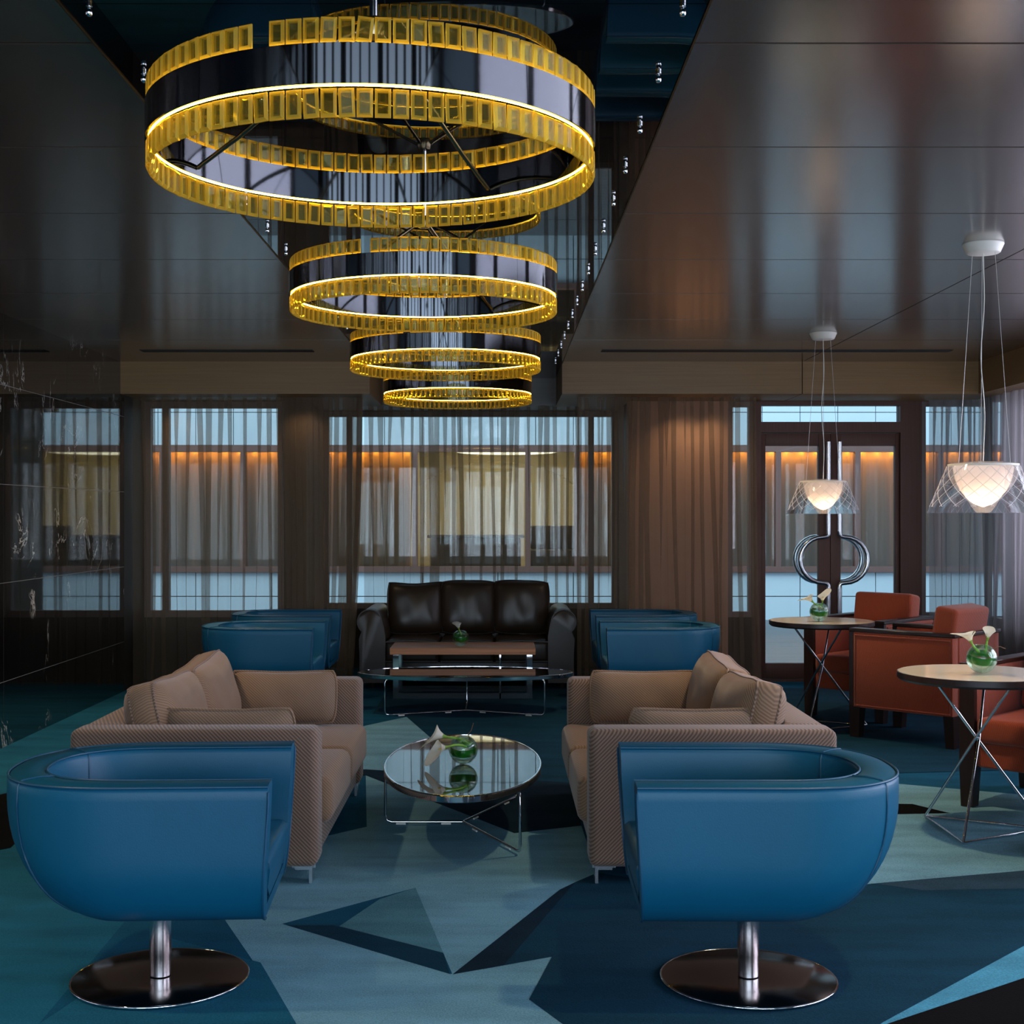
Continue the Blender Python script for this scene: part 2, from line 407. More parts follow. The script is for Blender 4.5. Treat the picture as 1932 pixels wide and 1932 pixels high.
# ceiling: walnut boards left and right of the black mirror strip
w = new()
edges = [-3.1, -2.4, -1.42, -.44, .55, 1.53, 2.52, 3.50, 4.485, 5.47, 6.455, 7.44, 8.425, 9.41, 10.74]
g = .006
for i in range(len(edges) - 1):
    y0, y1 = edges[i] + g, edges[i + 1] - g
    slot = i == len(edges) - 2
    for (xa, xb, s0, s1) in ((-3.0, -1.035, -2.65, -1.38), (.495, 2.394, .75, 2.394), (2.394, 4.0, 2.394, 3.33)):
        a, b = xa + (.004 if xa == 2.394 else 0), xb - (.004 if xb == 2.394 else 0)
        if not slot:
            box(w, a, b, y0, y1, H, H + .02)
        else:
            box(w, a, b, y0, 9.97, H, H + .02); box(w, a, b, 10.09, y1, H, H + .02)
            if s0 > a + .01: box(w, a, s0, 9.97, 10.09, H, H + .02)
            if s1 < b - .01: box(w, s1, b, 9.97, 10.09, H, H + .02)
for (xa, xb) in ((-2.65, -1.38), (.75, 3.33)): box(w, xa, xb, 9.966, 10.094, H - .003, H + .004, mi=1)
ceil = struct('ceiling', w, [M['wood_ceiling'], M['black']])
struct('backing_slab', bx(-3.1, 4.1, -3.1, 12.7, H + .05, H + .12), M['black'], 30, ceil)
mm = new()
ys = [-3.05, -.7, 2.1, 3.18, 4.31, 5.5, 7.6, 9.8, 11.86]
for i in range(len(ys) - 1):
    box(mm, -1.026, .486, ys[i] + .002, ys[i + 1] - .002, MZ, MZ + .012)
struct('mirror_panel', mm, M['mirror'], 30, ceil)
tr = new()
for x in (-1.035, .486): box(tr, x + .002, x + .007, -3.05, 10.72, MZ - .004, H + .03)
struct('trim_1', tr, M['brass'])
# beams above the windows
b = new()
box(b, -3.0, -1.03, 10.72, 11.5, 2.363, H + .03); box(b, -1.9, -1.03, 11.5, 12.62, 2.363, H + .03)
box(b, .49, 1.51, 10.72, 11.5, 2.363, H + .03); box(b, .49, 1.3, 11.5, 12.62, 2.363, H + .03)
box(b, 1.51, 2.385, 10.722, 11.5, 2.364, H + .03); box(b, 2.391, 3.80, 10.72, 11.5, 2.363, H + .03)
bs = bx(3.78, 4.12, -3.05, 10.72, 2.363, H + .03); me_ = bpy.data.meshes.new('t'); bs.to_mesh(me_); b.from_mesh(me_); bs.free()
box(b, 3.80, 4.3, 10.72, 11.5, 2.363, H + .03)
struct('beam', b, M['wood_beam'])
struct('beam_fascia', bx(-1.03, .49, 11.85, 12.62, 2.363, H + .03), M['wood_fascia'])
# marble wall with joints
mw = new()
zj = [-.02, .395, .993, 1.59, 2.19, H + .03]; yj = [-3.1, -1.4, -.2, 1.0, 2.2, 3.4, 4.6, 5.8, 7.0, 8.2, 9.4, 10.83]
for i in range(len(zj) - 1):
    for j in range(len(yj) - 1):
        box(mw, -3.06, -3.0, yj[j] + .0018, yj[j + 1] - .0018, zj[i] + .0018, zj[i + 1] - .0018)
box(mw, -3.04, -3.0015, -3.1, 10.83, -.02, H, mi=1)
struct('wall_left', mw, [M['marble'], M['grout']])
struct('wall_left_end', bx(-3.06, -3.0, 10.83, 11.6, 0, 2.363), M['wall_dark'])
# back wall pieces
wb = new()
box(wb, -3.0, -1.82, 11.42, 11.56, 0, .545)
box(wb, -1.82, -1.63, 11.42, 11.6, 0, 2.363); box(wb, -1.75, -1.63, 11.6, 12.62, 0, 2.363)
box(wb, -1.63, 1.08, 12.5, 12.62, 0, .545)
box(wb, 1.08, 1.2, 11.6, 12.62, 0, 2.363)
box(wb, 1.915, 2.14, 11.42, 11.56, 0, .545)
box(wb, 3.55, 4.3, 11.42, 11.56, 0, .545)
struct('wall_back', wb, M['wall_dark'])
struct('wall_back_pier', bx(1.08, 1.915, 11.40, 11.6, 0, 2.363), M['pier'])
# right wall: low wall and posts, windows between
wr = new()
box(wr, 4.15, 4.3, -3.1, 11.56, 0, .545)
for y in (-3.1, -.4, 2.4, 5.2, 8.0, 10.9): box(wr, 4.15, 4.3, y, y + .25, .545, 2.363)
struct('wall_right', wr, M['wall_dark'])
rw = new()
box(rw, -3.1, 4.3, -3.25, -3.1, 0, .4); box(rw, -3.1, 4.3, -3.25, -3.1, 2.4, H + .03)
for k in range(17): box(rw, -3.1 + .45 * k, -3.1 + .45 * k + (.25 if k % 4 == 0 else .09), -3.25, -3.1, .4, 2.4)  # close-set thin posts added out of view to streak the band reflections
struct('wall_rear', rw, M['plaster'])

# windows (frame + pane)
def window(n, x0, x1, z0, z1, y, mull=(), trans=(), fw=.045):
    bm = new()
    box(bm, x0, x1, y, y + .07, z0, z0 + fw); box(bm, x0, x1, y, y + .07, z1 - fw, z1)
    for x in (x0, x1 - fw): box(bm, x, x + fw, y, y + .07, z0 + fw, z1 - fw)
    for x in mull: box(bm, x - fw / 2, x + fw / 2, y, y + .07, z0 + fw, z1 - fw)
    r = tag(link('window_%d' % n, bm, M['frame'], None, 30), kind='structure')
    link('pane', bx(x0 + fw * .5, x1 - fw * .5, y + .03, y + .038, z0 + fw * .5, z1 - fw * .5), M['pane'], r, 0)
    return r
window(1, -3.0, -1.82, .545, 2.363, 11.44, (-2.82,), fw=.055)
window(2, -1.63, 1.08, .545, 2.363, 12.5, (-1.39, .84), fw=.05)
window(3, 1.915, 2.14, .545, 2.363, 11.44)
window(4, 3.55, 4.15, .545, 2.363, 11.44, fw=.04)
for i, (a, c) in enumerate(((-.15, 2.4), (2.65, 5.2), (5.45, 8.0), (8.25, 10.9))):
    bm = new(); fw = .05
    box(bm, 4.18, 4.25, a, c, .545, .6); box(bm, 4.18, 4.25, a, c, 2.31, 2.363)
    for y in (a, c - fw): box(bm, 4.18, 4.25, y, y + fw, .6, 2.31)
    r = tag(link('window_%d' % (5 + i), bm, M['frame'], None, 30), kind='structure')
    link('pane', bx(4.21, 4.218, a + .02, c - .02, .57, 2.34), M['pane'], r, 0)

# double glass door with transom
dr = thing('door_1', (0, 11.44, 0), kind='structure')
bm = new()
box(bm, 2.14, 2.20, -.02, .10, 0, 2.363); box(bm, 3.37, 3.55, -.02, .10, 0, 2.363)
box(bm, 2.20, 3.37, -.02, .10, 2.10, 2.19); box(bm, 2.20, 3.37, -.02, .10, 2.33, 2.363)
box(bm, 2.20, 3.37, 0, .10, 0, .02)
link('door_frame', bm, M['door_wood'], dr, 30)
link('transom_pane', bx(2.20, 3.37, .03, .038, 2.19, 2.33), M['pane'], dr, 0)
for nm, x0, x1, hx, sgn in (('left_leaf', 2.203, 2.783, 2.752, -1), ('right_leaf', 2.787, 3.367, 2.845, 1)):
    bm = new(); sw = .10 if sgn < 0 else .085
    l, rr = (.035, .098) if sgn < 0 else (.085, .035)
    box(bm, x0, x0 + l, 0, .06, .025, 2.095, .004); box(bm, x1 - rr, x1, 0, .06, .025, 2.095, .004)
    box(bm, x0 + l, x1 - rr, 0, .06, .025, .155, .004); box(bm, x0 + l, x1 - rr, 0, .06, 1.99, 2.095, .004)
    lf = link('door_leaf', bm, M['door_wood'], dr, 30)
    link('pane', bx(x0 + l, x1 - rr, .026, .034, .155, 1.99), M['pane'], lf, 0)
    for yy in (-.07, .13):
        cz, rad = 1.03, .192
        pts = [(hx, yy, 2.02), (hx, yy, cz + rad + .05), (hx, yy, cz + rad + .02), (hx + sgn * .012, yy, cz + rad + .006), (hx + sgn * .035, yy, cz + rad)]
        for k in range(0, 13):
            a = PI / 2 - PI * k / 12
            pts.append((hx + sgn * (.045 + rad * math.cos(a)), yy, cz + rad * math.sin(a)))
        pts += [(hx + sgn * .035, yy, cz - rad), (hx + sgn * .012, yy, cz - rad - .006), (hx, yy, cz - rad - .02), (hx, yy, cz - rad - .05), (hx, yy, .22)]
        hb = new(); tube(hb, pts, .02, 12)
        for zz in (1.85, .4):
            tube(hb, [(hx, yy, zz), (hx, .0 if yy < 0 else .06, zz)], .012, 8)
        link('handle', hb, M['steel'], lf, 60)

# ------------------------------------------------------------------ outside
dk = new()
y = 11.62
while y < 18.5:
    box(dk, -9, 10, y, y + .134, -.07, -.02); y += .14
tag(link('deck_floor', dk, M['deck'], None, 30), kind='structure')
fa = new()
xs = [-9.3 + 1.03 * i for i in range(20)]
for i in range(len(xs) - 1):
    for (z0, z1) in ((-.1, .30), (.30, .63)):
        box(fa, xs[i] + .006, xs[i + 1] - .006, 18.5, 18.55, z0 + .006, z1 - .006)
    for (z0, z1) in ((2.36, 2.81), (2.81, 3.4), (3.4, 4.0), (4.0, 4.6)):
        for q in (0, .515):
            box(fa, xs[i] + q + .005, xs[i] + q + .51, 18.5, 18.55, z0 + .005, z1 - .005)
tag(link('exterior_wall', fa, M['ext_panel'], None, 30), kind='structure')
fb = new()
box(fb, -9.3, 10.3, 18.56, 18.62, -.1, .64); box(fb, -9.3, 10.3, 18.56, 18.62, 2.33, 4.6)
tag(link('exterior_backing_wall', fb, M['black'], None, 30), kind='structure')
ff = new()
box(ff, -9.3, 10.3, 18.46, 18.6, 2.27, 2.36); box(ff, -9.3, 10.3, 18.46, 18.6, .63, .71)
mx_ = [-9.0, -7.6, -6.1, -4.6, -3.5, -2.4, -1.16, .38, 1.05, 2.2, 3.0, 3.79, 4.87, 6.0, 7.1, 8.2, 9.4]
for x in mx_: box(ff, x - .035, x + .035, 18.46, 18.6, .71, 2.27)
ww = tag(link('exterior_window_frame', ff, M['frame_pink'], None, 30), kind='structure')
link('pane', bx(-9.3, 10.3, 18.525, 18.53, .69, 2.29), M['pane'], ww, 0)
ld = bx(-9.3, 10.3, 18.70, 18.73, 2.295, 2.31)
link('led_strip', ld, M['ext_led'], ww, 0)
def drape(x0, x1, label):
    bm = new(); n = int((x1 - x0) / .03)
    rows = []
    for z in (.6, 1.1, 1.6, 2.0, 2.33):
        rows.append([(x0 + (x1 - x0) * i / n, 18.80 + .045 * math.sin(i * .9) * (1 + .3 * math.sin(i * .31)), z) for i in range(n + 1)])
    grid(bm, rows)
    tag(link('drape', bm, M['ext_curtain'], None, 60), label, 'curtain', 'drapes in the windows across the terrace')
drape(-9.2, -1.25, 'long taupe drape lit amber from above in the left windows across the terrace')
drape(1.08, 10.2, 'long taupe drape lit amber from above in the right windows across the terrace')
# made-up lounge standing in for a reflection in the opposite glass
lo = new()
box(lo, -1.25, 1.2, 22.0, 22.1, 0, 2.9); box(lo, -1.35, -1.25, 18.9, 22.1, 0, 2.9); box(lo, 1.2, 1.3, 18.9, 22.1, 0, 2.9)
box(lo, -1.35, 1.3, 18.7, 22.1, 2.5, 2.6); box(lo, -1.35, 1.3, 18.7, 22.1, -.1, 0)
tag(link('stand_in_room', lo, M['ext_wall'], None, 30), kind='structure')
lm = new()
lathe(lm, [(0, 0), (.75, 0), (.8, .03), (.8, .08), (0, .08)], 40, (.1, 20.6, 2.36), 1, 1.1)
tag(link('added_glow_disc', lm, M['ext_room_glow'], None, 40), 'round glowing disc added to the made-up room across the terrace', 'lamp')
cv = new(); rows = []
for k in range(13):
    a = PI * (.15 + .7 * k / 12); rows.append([(-.05 + 1.25 * math.cos(a), yy, 1.55 + .62 * math.sin(a)) for yy in (19.3, 19.6)])
grid(cv, rows); bmesh.ops.solidify(cv, geom=cv.faces[:], thickness=.06)
tag(link('canopy_arch', cv, M['white'], None, 40), 'pale arched canopy over the counter in the made-up room across the terrace', 'canopy')
cn = new(); box(cn, -1.0, .3, 19.6, 20.1, 0, 1.08, .02); box(cn, -1.05, .35, 19.55, 20.15, 1.08, 1.12, .008)
tag(link('counter', cn, M['dark_counter'], None, 30), 'long dark counter in the made-up room across the terrace', 'counter')
cn = new(); box(cn, .45, 1.15, 19.8, 20.4, 0, .9, .02); box(cn, .45, 1.15, 20.3, 20.5, .9, 1.25, .03)
tag(link('bench', cn, M['dark_counter'], None, 30), 'dark high bench at right in the made-up room across the terrace', 'bench')

# ------------------------------------------------------------------ curtains
def curtain(name, p0, p1, z0, z1, pleats, mat, label, drift=0, wave=.018, seed=1, lam=.17, group=None, dy=None):
    """pleats: (s, width at top, width at foot, drop length 0..1+)"""
    rnd = random.Random(seed)
    p0 = Vector((*p0, 0)); p1 = Vector((*p1, 0)); d = p1 - p0; Ln = d.length; d.normalize(); nrm = Vector((d.y, -d.x, 0))
    pleats = sorted(pleats); sway = [(rnd.uniform(-.03, .03), rnd.uniform(0, 6), rnd.uniform(.004, .014)) for _ in pleats]
    rows = []; NR = 20
    for r in range(NR + 1):
        t = r / NR; z = z1 + (z0 - z1) * t; row = []
        def base(s): return wave * (.35 + .65 * t) * math.sin(2 * PI * s / lam + seed + .8 * math.sin(3 * s + t)) + .008 * math.sin(9 * s + 3 * t + seed)
        def put(s, o):
            q = s / Ln
            s2 = s + drift * (t ** 2) * q ** 3
            p = p0 + d * s2 + nrm * o; row.append((p.x, p.y, z))
        last = 0.0; put(0, base(0))
        for (s, w0, w1, dl), (sx, ph, am) in zip(pleats, sway):
            wd = w1 + (w0 - w1) * max(0, 1 - t / max(dl, .01)); wd = max(wd, .0008)
            c = s + sx * t + am * math.sin(4 * t + ph)
            c = max(c, last + wd / 2 + .0005); c = min(c, Ln - wd / 2 - .001)
            a0 = c - wd / 2; a1 = c + wd / 2
            for k in (1, 2, 3):
                ss = last + (a0 - last) * k / 4; put(ss, base(ss))
            o = base(c)
            put(a0, o); put(c, o - .004); put(a1, o - .006); put(c, o + .004); put(a0, o + .012); put(c, o + .014); put(a1, o + .006)
            last = a1
        for k in (1, 2, 3, 4):
            ss = last + (Ln - last) * k / 4; put(ss, base(ss))
        rows.append(row)
    bm = new(); grid(bm, rows)
    o = link(name, bm, mat, None, 70)
    return tag(o, label, 'curtain', group)

rnd = random.Random(3)
def sheer(a, b_, sp, full=.35, w=.028):
    out = []; s = a + rnd.uniform(.3, .8) * sp
    while s < b_:
        r = rnd.random()
        w0 = w * rnd.uniform(.7, 1.5)
        if r < full: out.append((s, w0, w0 * rnd.uniform(.3, .9), 1.0))
        else: out.append((s, w0, .0008, rnd.uniform(.22, .75)))
        s += sp * rnd.uniform(.6, 1.4)
    return out
def dense(a, b_, sp=.045, w=.040):
    out = []; s = a + sp / 2
    while s < b_:
        out.append((s, w * rnd.uniform(.85, 1.1), w * rnd.uniform(.6, 1.05), 1.3)); s += sp * rnd.uniform(.85, 1.2)
    return out
S = 'sheer curtains along the window wall'
# s is measured from the curtain's left end
curtain('curtain', (-2.99, 11.05), (-1.12, 11.05), .02, 2.362, sheer(.05, 1.2, .085, .40, .034) + dense(1.235, 1.545, .045, .048) + sheer(1.57, 1.70, .05, .5) + dense(1.70, 1.86, .034, .042), M['sheer'], 'brown sheer curtain beside the black marble wall', -.08, seed=2, group=S)
curtain('curtain', (-1.2, 11.97), (.70, 11.97), .02, 2.362, sheer(.03, 1.9, .08, .45, .038), M['sheer'], 'brown sheer curtain behind the black leather sofa', 0, seed=5, group=S)
curtain('curtain', (.625, 11.02), (2.08, 11.02), .02, 2.362, dense(0, .11, .045, .038) + sheer(.14, .33, .05, .5, .03) + dense(.33, .58, .055, .045) + sheer(.62, 1.38, .08, .5, .04) + dense(1.39, 1.47, .05, .03), M['sheer'], 'brown sheer curtain left of the glass double door', .05, seed=8, group=S)
curtain('curtain', (3.57, 11.28), (4.0, 11.28), .02, 2.362, sheer(.02, .42, .055, .6, .035), M['sheer_grey'], 'grey sheer curtain just right of the double door', 0, seed=11, group=S)
curtain('curtain', (3.97, 11.2), (3.97, 7.6), .02, 2.362, sheer(.04, 3.5, .09, .6, .05), M['sheer_grey'], 'grey sheer curtain on the right-hand side wall', 0, seed=14, lam=.2, wave=.03, group=S)

# ------------------------------------------------------------------ blue tub chair
def uplan(o, oy=None, a=.40, bw=.375, x0=-.02, xf=.395, n=30, m=8, ex=2.35):
    oy = o if oy is None else oy
    pts = []
    for k in range(m): pts.append((xf + (x0 - xf) * k / m, -(bw - oy)))
    for k in range(n + 1):
        t = -PI / 2 - PI * k / n
        c, s = math.cos(t), math.sin(t)
        pts.append((x0 - (a - .02 - o) * abs(c) ** (2 / ex), math.copysign(abs(s) ** (2 / ex), s) * (bw - oy)))
    for k in range(1, m + 1): pts.append((x0 + (xf - x0) * k / m, (bw - oy)))
    return pts
def tub_chair():
    root = thing('tub_chair', (0, 0, 0))
    bm = new(); lathe(bm, [(0, 0), (.259, 0), (.262, .002), (.262, .007), (.258, .009), (.06, .010), (0, .010)], 72, (.03, 0, 0))
    bd = link('base_disc', bm, M['disc'], root, 30)
    bm = new(); tube(bm, [(.03 + .2615 * math.cos(2 * PI * k / 72), .2615 * math.sin(2 * PI * k / 72), .0052) for k in range(72)], .0042, 8, True)
    link('disc_rim', bm, M['chrome'], bd, 60)
    bm = new(); lathe(bm, [(0, .013), (.031, .013), (.031, .075), (.0325, .078), (.0325, .30), (0, .30)], 32, (.03, 0, 0))
    link('post', bm, M['steel'], root, 30)
    ZB = .25
    def oxy(z, o):
        fx = max(0, min(1, (.58 - z) / (.58 - ZB))); fy = max(0, min(1, (.43 - z) / (.43 - ZB)))
        return o + .29 * (1 - math.sqrt(1 - fx * fx)), o + .13 * (1 - math.sqrt(1 - fy * fy))
    zs = [ZB + (.58 - ZB) * (1 - math.cos(PI / 2 * k / 14)) for k in range(15)]
    prof = [(*oxy(z, 0), z) for z in zs]
    prof += [(0, 0, .61), (0, 0, .634), (.004, .004, .644), (.014, .014, .65), (.06, .06, .653), (.10, .10, .65), (.108, .108, .644), (.112, .112, .632), (.113, .113, .55), (.114, .114, .46), (.13, .115, .38), (.30, .15, .285)]
    bm = new()
    rk = lambda z: .395 - .022 * max(0, (.6 - z) / .35)
    rows = [[(x, y, z) for x, y in uplan(ox, oy, xf=rk(z))] for ox, oy, z in prof]
    V = grid(bm, rows)
    for e in (0, -1):
        fv = [r[e] for r in V]
        bm.faces.new(fv if e else fv[::-1])
    bm.faces.new(V[0]); bm.faces.new(V[-1][::-1])
    bm.faces.new((V[0][0], V[0][-1], V[-1][-1], V[-1][0]))
    sh = link('shell', bm, M['leather'], root, 50)
    for zo, oo, rr in ((.648, .003, .004), (.650, .108, .0035)):
        pb = new(); tube(pb, [(x, y, zo) for x, y in uplan(oo)], rr, 6)
        link('piping', pb, M['piping'], sh, 60)
    for s in (1, -1):                                        # the two back seams
        pts = []
        up = uplan(0)
        idx = 8 + 8 if s < 0 else len(up) - 1 - 16
        for o, oy, z in prof[:-3]:
            q = uplan(o, oy)[idx]; dx = Vector((q[0] + .02, q[1])).normalized()
            off = .0015 if z < .63 and o < .3 and oy < .1 else 0
            pts.append((q[0] + dx.x * off, q[1] + dx.y * off, z + (.0015 if z > .645 else 0)))
        pb = new(); tube(pb, pts, .0035, 6); link('seam', pb, M['piping'], sh, 60)
        fb_ = new()
        tube(fb_, [(rk(z) + .001, s * (.375 - oy), z) for ox, oy, z in prof[:17]], .004, 6)
        link('piping', fb_, M['piping'], sh, 60)
    bm = new()
    def ring(o, z, xf):
        return [(x, y, z) for x, y in uplan(o, xf=xf)]
    rows = [ring(.30, .287, .366), ring(.22, .289, .374), ring(.132, .335, .380), ring(.12, .39, .388), ring(.121, .405, .386), ring(.135, .42, .37), ring(.20, .428, .30)]
    V = grid(bm, rows, wrap=True)
    bm.faces.new(V[0]); bm.faces.new(V[-1])
    link('seat', bm, M['leather'], root, 50)
    return root
tc = tub_chair()
spots = [((-1.055, 4.095), R(3), 'blue leather tub chair on disc base in the left foreground'),
         ((.778, 4.09), PI - R(1), 'blue leather tub chair on disc base in the right foreground'),
         ((-1.63, 9.3), 0, 'blue leather tub chair right behind the left fabric sofa'),
         ((-1.66, 10.45), 0, 'blue leather tub chair nearest the left sheer curtain'),
         ((1.10, 9.3), PI, 'blue leather tub chair right behind the right fabric sofa'),
         ((1.11, 10.45), PI, 'blue leather tub chair nearest the warm-toned pier and right curtain')]
for i, ((x, y), rz, lab) in enumerate(spots):
    o = tc if i == 0 else copy_tree(tc)
    o.location = (x, y, .003); o.rotation_euler = (0, 0, rz)
    tag(o, lab, 'chair', 'blue tub chairs')

# ------------------------------------------------------------------ fabric sofas
def fabric_sofa(kind):
    root = thing('sofa', (0, 0, 0))
    L_ = 1.75; D = .94; hx = D / 2; hy = L_ / 2
    link('armrest', bx(-hx, hx, -hy, -hy + .17, .066, .588, .03, 3), M['sofa'], root)
    link('armrest', bx(-hx, hx, hy - .17, hy, .066, .588, .03, 3), M['sofa'], root)
    link('backrest', bx(-hx + .003, -hx + .17, -hy + .155, hy - .155, .066, .585, .03, 3), M['sofa'], root)
    link('seat_base', bx(-hx + .16, hx - .02, -hy + .165, hy - .165, .068, .195, .012, 2), M['sofa'], root)
    for k in (0, 1):
        bm = new(); y0 = -hy + .172 + k * (L_ - .344) / 2
        box(bm, -hx + .165, hx + .035, y0, y0 + (L_ - .344) / 2 - .003, .19, .372, .045, 4)
        for v in bm.verts:
            if v.co.z > .33: v.co.z += .012 * (1 - ((v.co.y - y0 - .35) / .36) ** 2)
        link('seat_cushion', bm, M['cushion'], root, 50)
    for sx in (-1, 1):
        for sy in (-1, 1):
            bm = new()
            x0, y0 = sx * (hx - .06), sy * (hy - .07)
            box(bm, x0 - .045, x0 + .045, y0 - .006, y0 + .006, .052, .067); box(bm, x0 - .006 + sx * .03, x0 + .006 + sx * .03, y0 - .035, y0 + .035, .0, .066)
            box(bm, x0 - .03 , x0 + .03, y0 - .03, y0 + .03, .05, .066)
            link('foot', bm, M['steel'], root, 30)
    for k in (0, 1):
        bm = new(); edge = pillow(bm, .69, .37, .24, 16, .10, .02, random.Random(3 + k), .05, 3.0)
        bc = link('back_cushion', bm, M['cushion'], root, 60)
        bc.rotation_euler = (R(-13), 0, R(90)); bc.rotation_mode = 'XYZ'
        bc.matrix_local = Matrix.Translation((-hx + .30, -.352 + k * .69, .372)) @ Matrix.Rotation(R(90), 4, 'Z') @ Matrix.Rotation(R(-14), 4, 'X') @ Matrix.Rotation(R(2 - 5 * k), 4, 'Y')
        for side in (-1, 1):
            pb = new(); tube(pb, [Vector((p.x, side * .049, p.z)) for p in edge], .005, 6, True)
            link('piping', pb, M['sofa'], bc, 60)
    return root
SF = fabric_sofa(0)
SF.location = (-1.16, 5.995, .003); tag(SF, 'taupe twill sofa on the left, facing right', 'sofa', 'taupe sofas')
o = copy_tree(SF); o.location = (.807, 5.995, .003); o.rotation_euler = (0, 0, PI); tag(o, 'taupe twill sofa on the right, facing left', 'sofa', 'taupe sofas')
def throw(x, y, rz, lean, label, seed):
    root = thing('throw_pillow', (x, y, .388), rz, label, 'cushion', 'small cushions on the taupe sofas')
    bm = new(); e = pillow(bm, .52, .265, .15, 16, .07, .015, random.Random(seed))
    mt = Matrix.Rotation(lean, 4, 'X')
    bm.transform(mt)
    c = link('pillow_body', bm, M['cushion_stripe'], root, 60)
    pb = new(); tube(pb, [mt @ p for p in e], .006, 6, True); link('piping', pb, M['cushion'], c, 60)
throw(-1.06, 6.60, 0, R(-12), 'small twill cushion against the far arm of the left sofa', 1)
throw(-1.07, 5.40, 0, R(12), 'small twill cushion against the near arm of the left sofa', 2)
throw(.70, 6.60, 0, R(-12), 'small twill cushion against the far arm of the right sofa', 3)
throw(.77, 5.40, 0, R(12), 'small twill cushion against the near arm of the right sofa', 4)

# ------------------------------------------------------------------ black leather sofa
def leather_sofa():
    root = thing('leather_sofa', (-.27, 11.42, .001), 0, 'black leather three-seat sofa with rolled arms before the middle window', 'sofa')
    def arm(s):
        bm = new(); prof = []
        # arm section in x,z: inner face up, over the roll, out and down
        pts = [(.66, .05), (.66, .42), (.672, .50), (.69, .57)]
        for k in range(11):
            a = PI * .86 - PI * 1.15 * k / 10
            pts.append((.785 + .10 * math.cos(a), .54 + .10 * math.sin(a)))
        pts += [(.868, .40), (.862, .25), (.865, .05)]
        ys_ = [(-.46, .97), (-.45, 1.0), (-.2, 1.0), (.2, 1.0), (.42, 1.0), (.44, .97)]
        cx = .77
        rows = [[(s * (cx + (x - cx) * k), yy, .3 + (z - .3) * k if z > .06 else z) for x, z in pts] for yy, k in ys_]
        V = grid(bm, rows, wrap=True)
        bm.faces.new(V[0]); bm.faces.new(V[-1])
        a = link('armrest', bm, M['black_leather'], root, 50)
        pb = new(); tube(pb, [(s * x, -.455, z) for x, z in pts], .006, 6, True); link('piping', pb, M['black_leather'], a, 60)
    arm(-1); arm(1)
    link('seat_base', bx(-.67, .67, -.42, .42, .05, .22, .02, 2), M['black_leather'], root)
    bm = new(); box(bm, -.67, .67, .22, .44, .2, .74, .06, 3); link('backrest', bm, M['black_leather'], root)
    for k in (-1, 0, 1):
        bm = new(); x0 = k * .445
        box(bm, x0 - .221, x0 + .221, -.455, .25, .21, .385, .035, 3)
        for v in bm.verts:
            if v.co.z > .35: v.co.z += .018 * (1 - ((v.co.x - x0) / .222) ** 2)
        sc_ = link('seat_cushion', bm, M['black_leather'], root, 50)
        pb = new(); tube(pb, [(x0 - .21, -.456, .378), (x0, -.458, .388), (x0 + .21, -.456, .378)], .006, 6)
        tube(pb, [(x0 - .21, -.452, .222), (x0 + .21, -.452, .222)], .006, 6)
        link('piping', pb, M['black_leather'], sc_, 60)
        bm = new(); e = pillow(bm, .475, .455, .25, 16, .07, .03 if k < 0 else .0, random.Random(20 + k), .02, 3.4)
        mt = Matrix.Translation((x0 + .0, .13, .392)) @ Matrix.Rotation(R(-10), 4, 'X') @ Matrix.Rotation(R(1.2 * k), 4, 'Y') @ Matrix.Rotation(R(3), 4, 'Z')
        bm.transform(mt); bc = link('back_cushion', bm, M['black_leather'], root, 60)
        pb = new(); tube(pb, [mt @ (p + Vector((0, -.024, 0))) for p in e], .006, 6, True); link('piping', pb, M['black_leather'], bc, 60)
    for sx in (-1, 1):
        for yy in (-.38, .36):
            bm = new(); lathe(bm, [(0, 0), (.022, 0), (.03, .055), (0, .055)], 16, (sx * .77, yy, 0)); link('foot', bm, M['wood_dark'], root)
leather_sofa()

# ------------------------------------------------------------------ oval wire tables
def oval_table():
    root = thing('oval_table', (0, 0, 0))
    bm = new(); a, b_ = .352, .764
    lathe(bm, [(0, .272), (.985, .272), (.985, .284), (0, .284)], 96, (0, 0, 0), a, b_)
    link('table_top', bm, M['table_black'], root, 30)
    bm = new(); n = 96
    lathe(bm, [(.986, .258), (1.0, .258), (1.008, .261), (1.008, .283), (1.0, .286), (.986, .286)], n, (0, 0, 0), a, b_, closed=True)
    link('rim', bm, M['chrome'], root, 40)
    for px, py in ((-.352, 0), (.25, -.555), (.25, .555)):
        q = Vector((px, py, 0)); u = q.normalized()
        e = q.length
        pts = [(0, 0, .012)] + [tuple(u * (e - .03) + Vector((0, 0, .012))), tuple(u * (e - .008) + Vector((0, 0, .018))), tuple(u * e + Vector((0, 0, .04)))]
        pts += [tuple(u * e + Vector((0, 0, .235))), tuple(u * (e - .006) + Vector((0, 0, .252))), tuple(u * (e - .03) + Vector((0, 0, .262)))]
        bm = new(); tube(bm, pts, .006, 10)
        lg = link('leg', bm, M['chrome'], root, 60)
        for f in (.22, .8):
            c = u * e * f
            gb = new(); tube(gb, [tuple(c + u * -.022 + Vector((0, 0, .003))), tuple(c + u * .022 + Vector((0, 0, .003)))], .0045, 8)
            link('glide', gb, M['white'], lg, 60)
    return root
OT = oval_table(); OT.location = (-.167, 6.14, .003)
tag(OT, 'oval black glass coffee table with chrome wire legs between the two taupe sofas', 'table', 'oval wire tables')
o = copy_tree(OT); o.location = (-.245, 9.67, .003); o.rotation_euler = (0, 0, -PI / 2)
tag(o, 'oval black glass coffee table lying crosswise in front of the walnut table', 'table', 'oval wire tables')

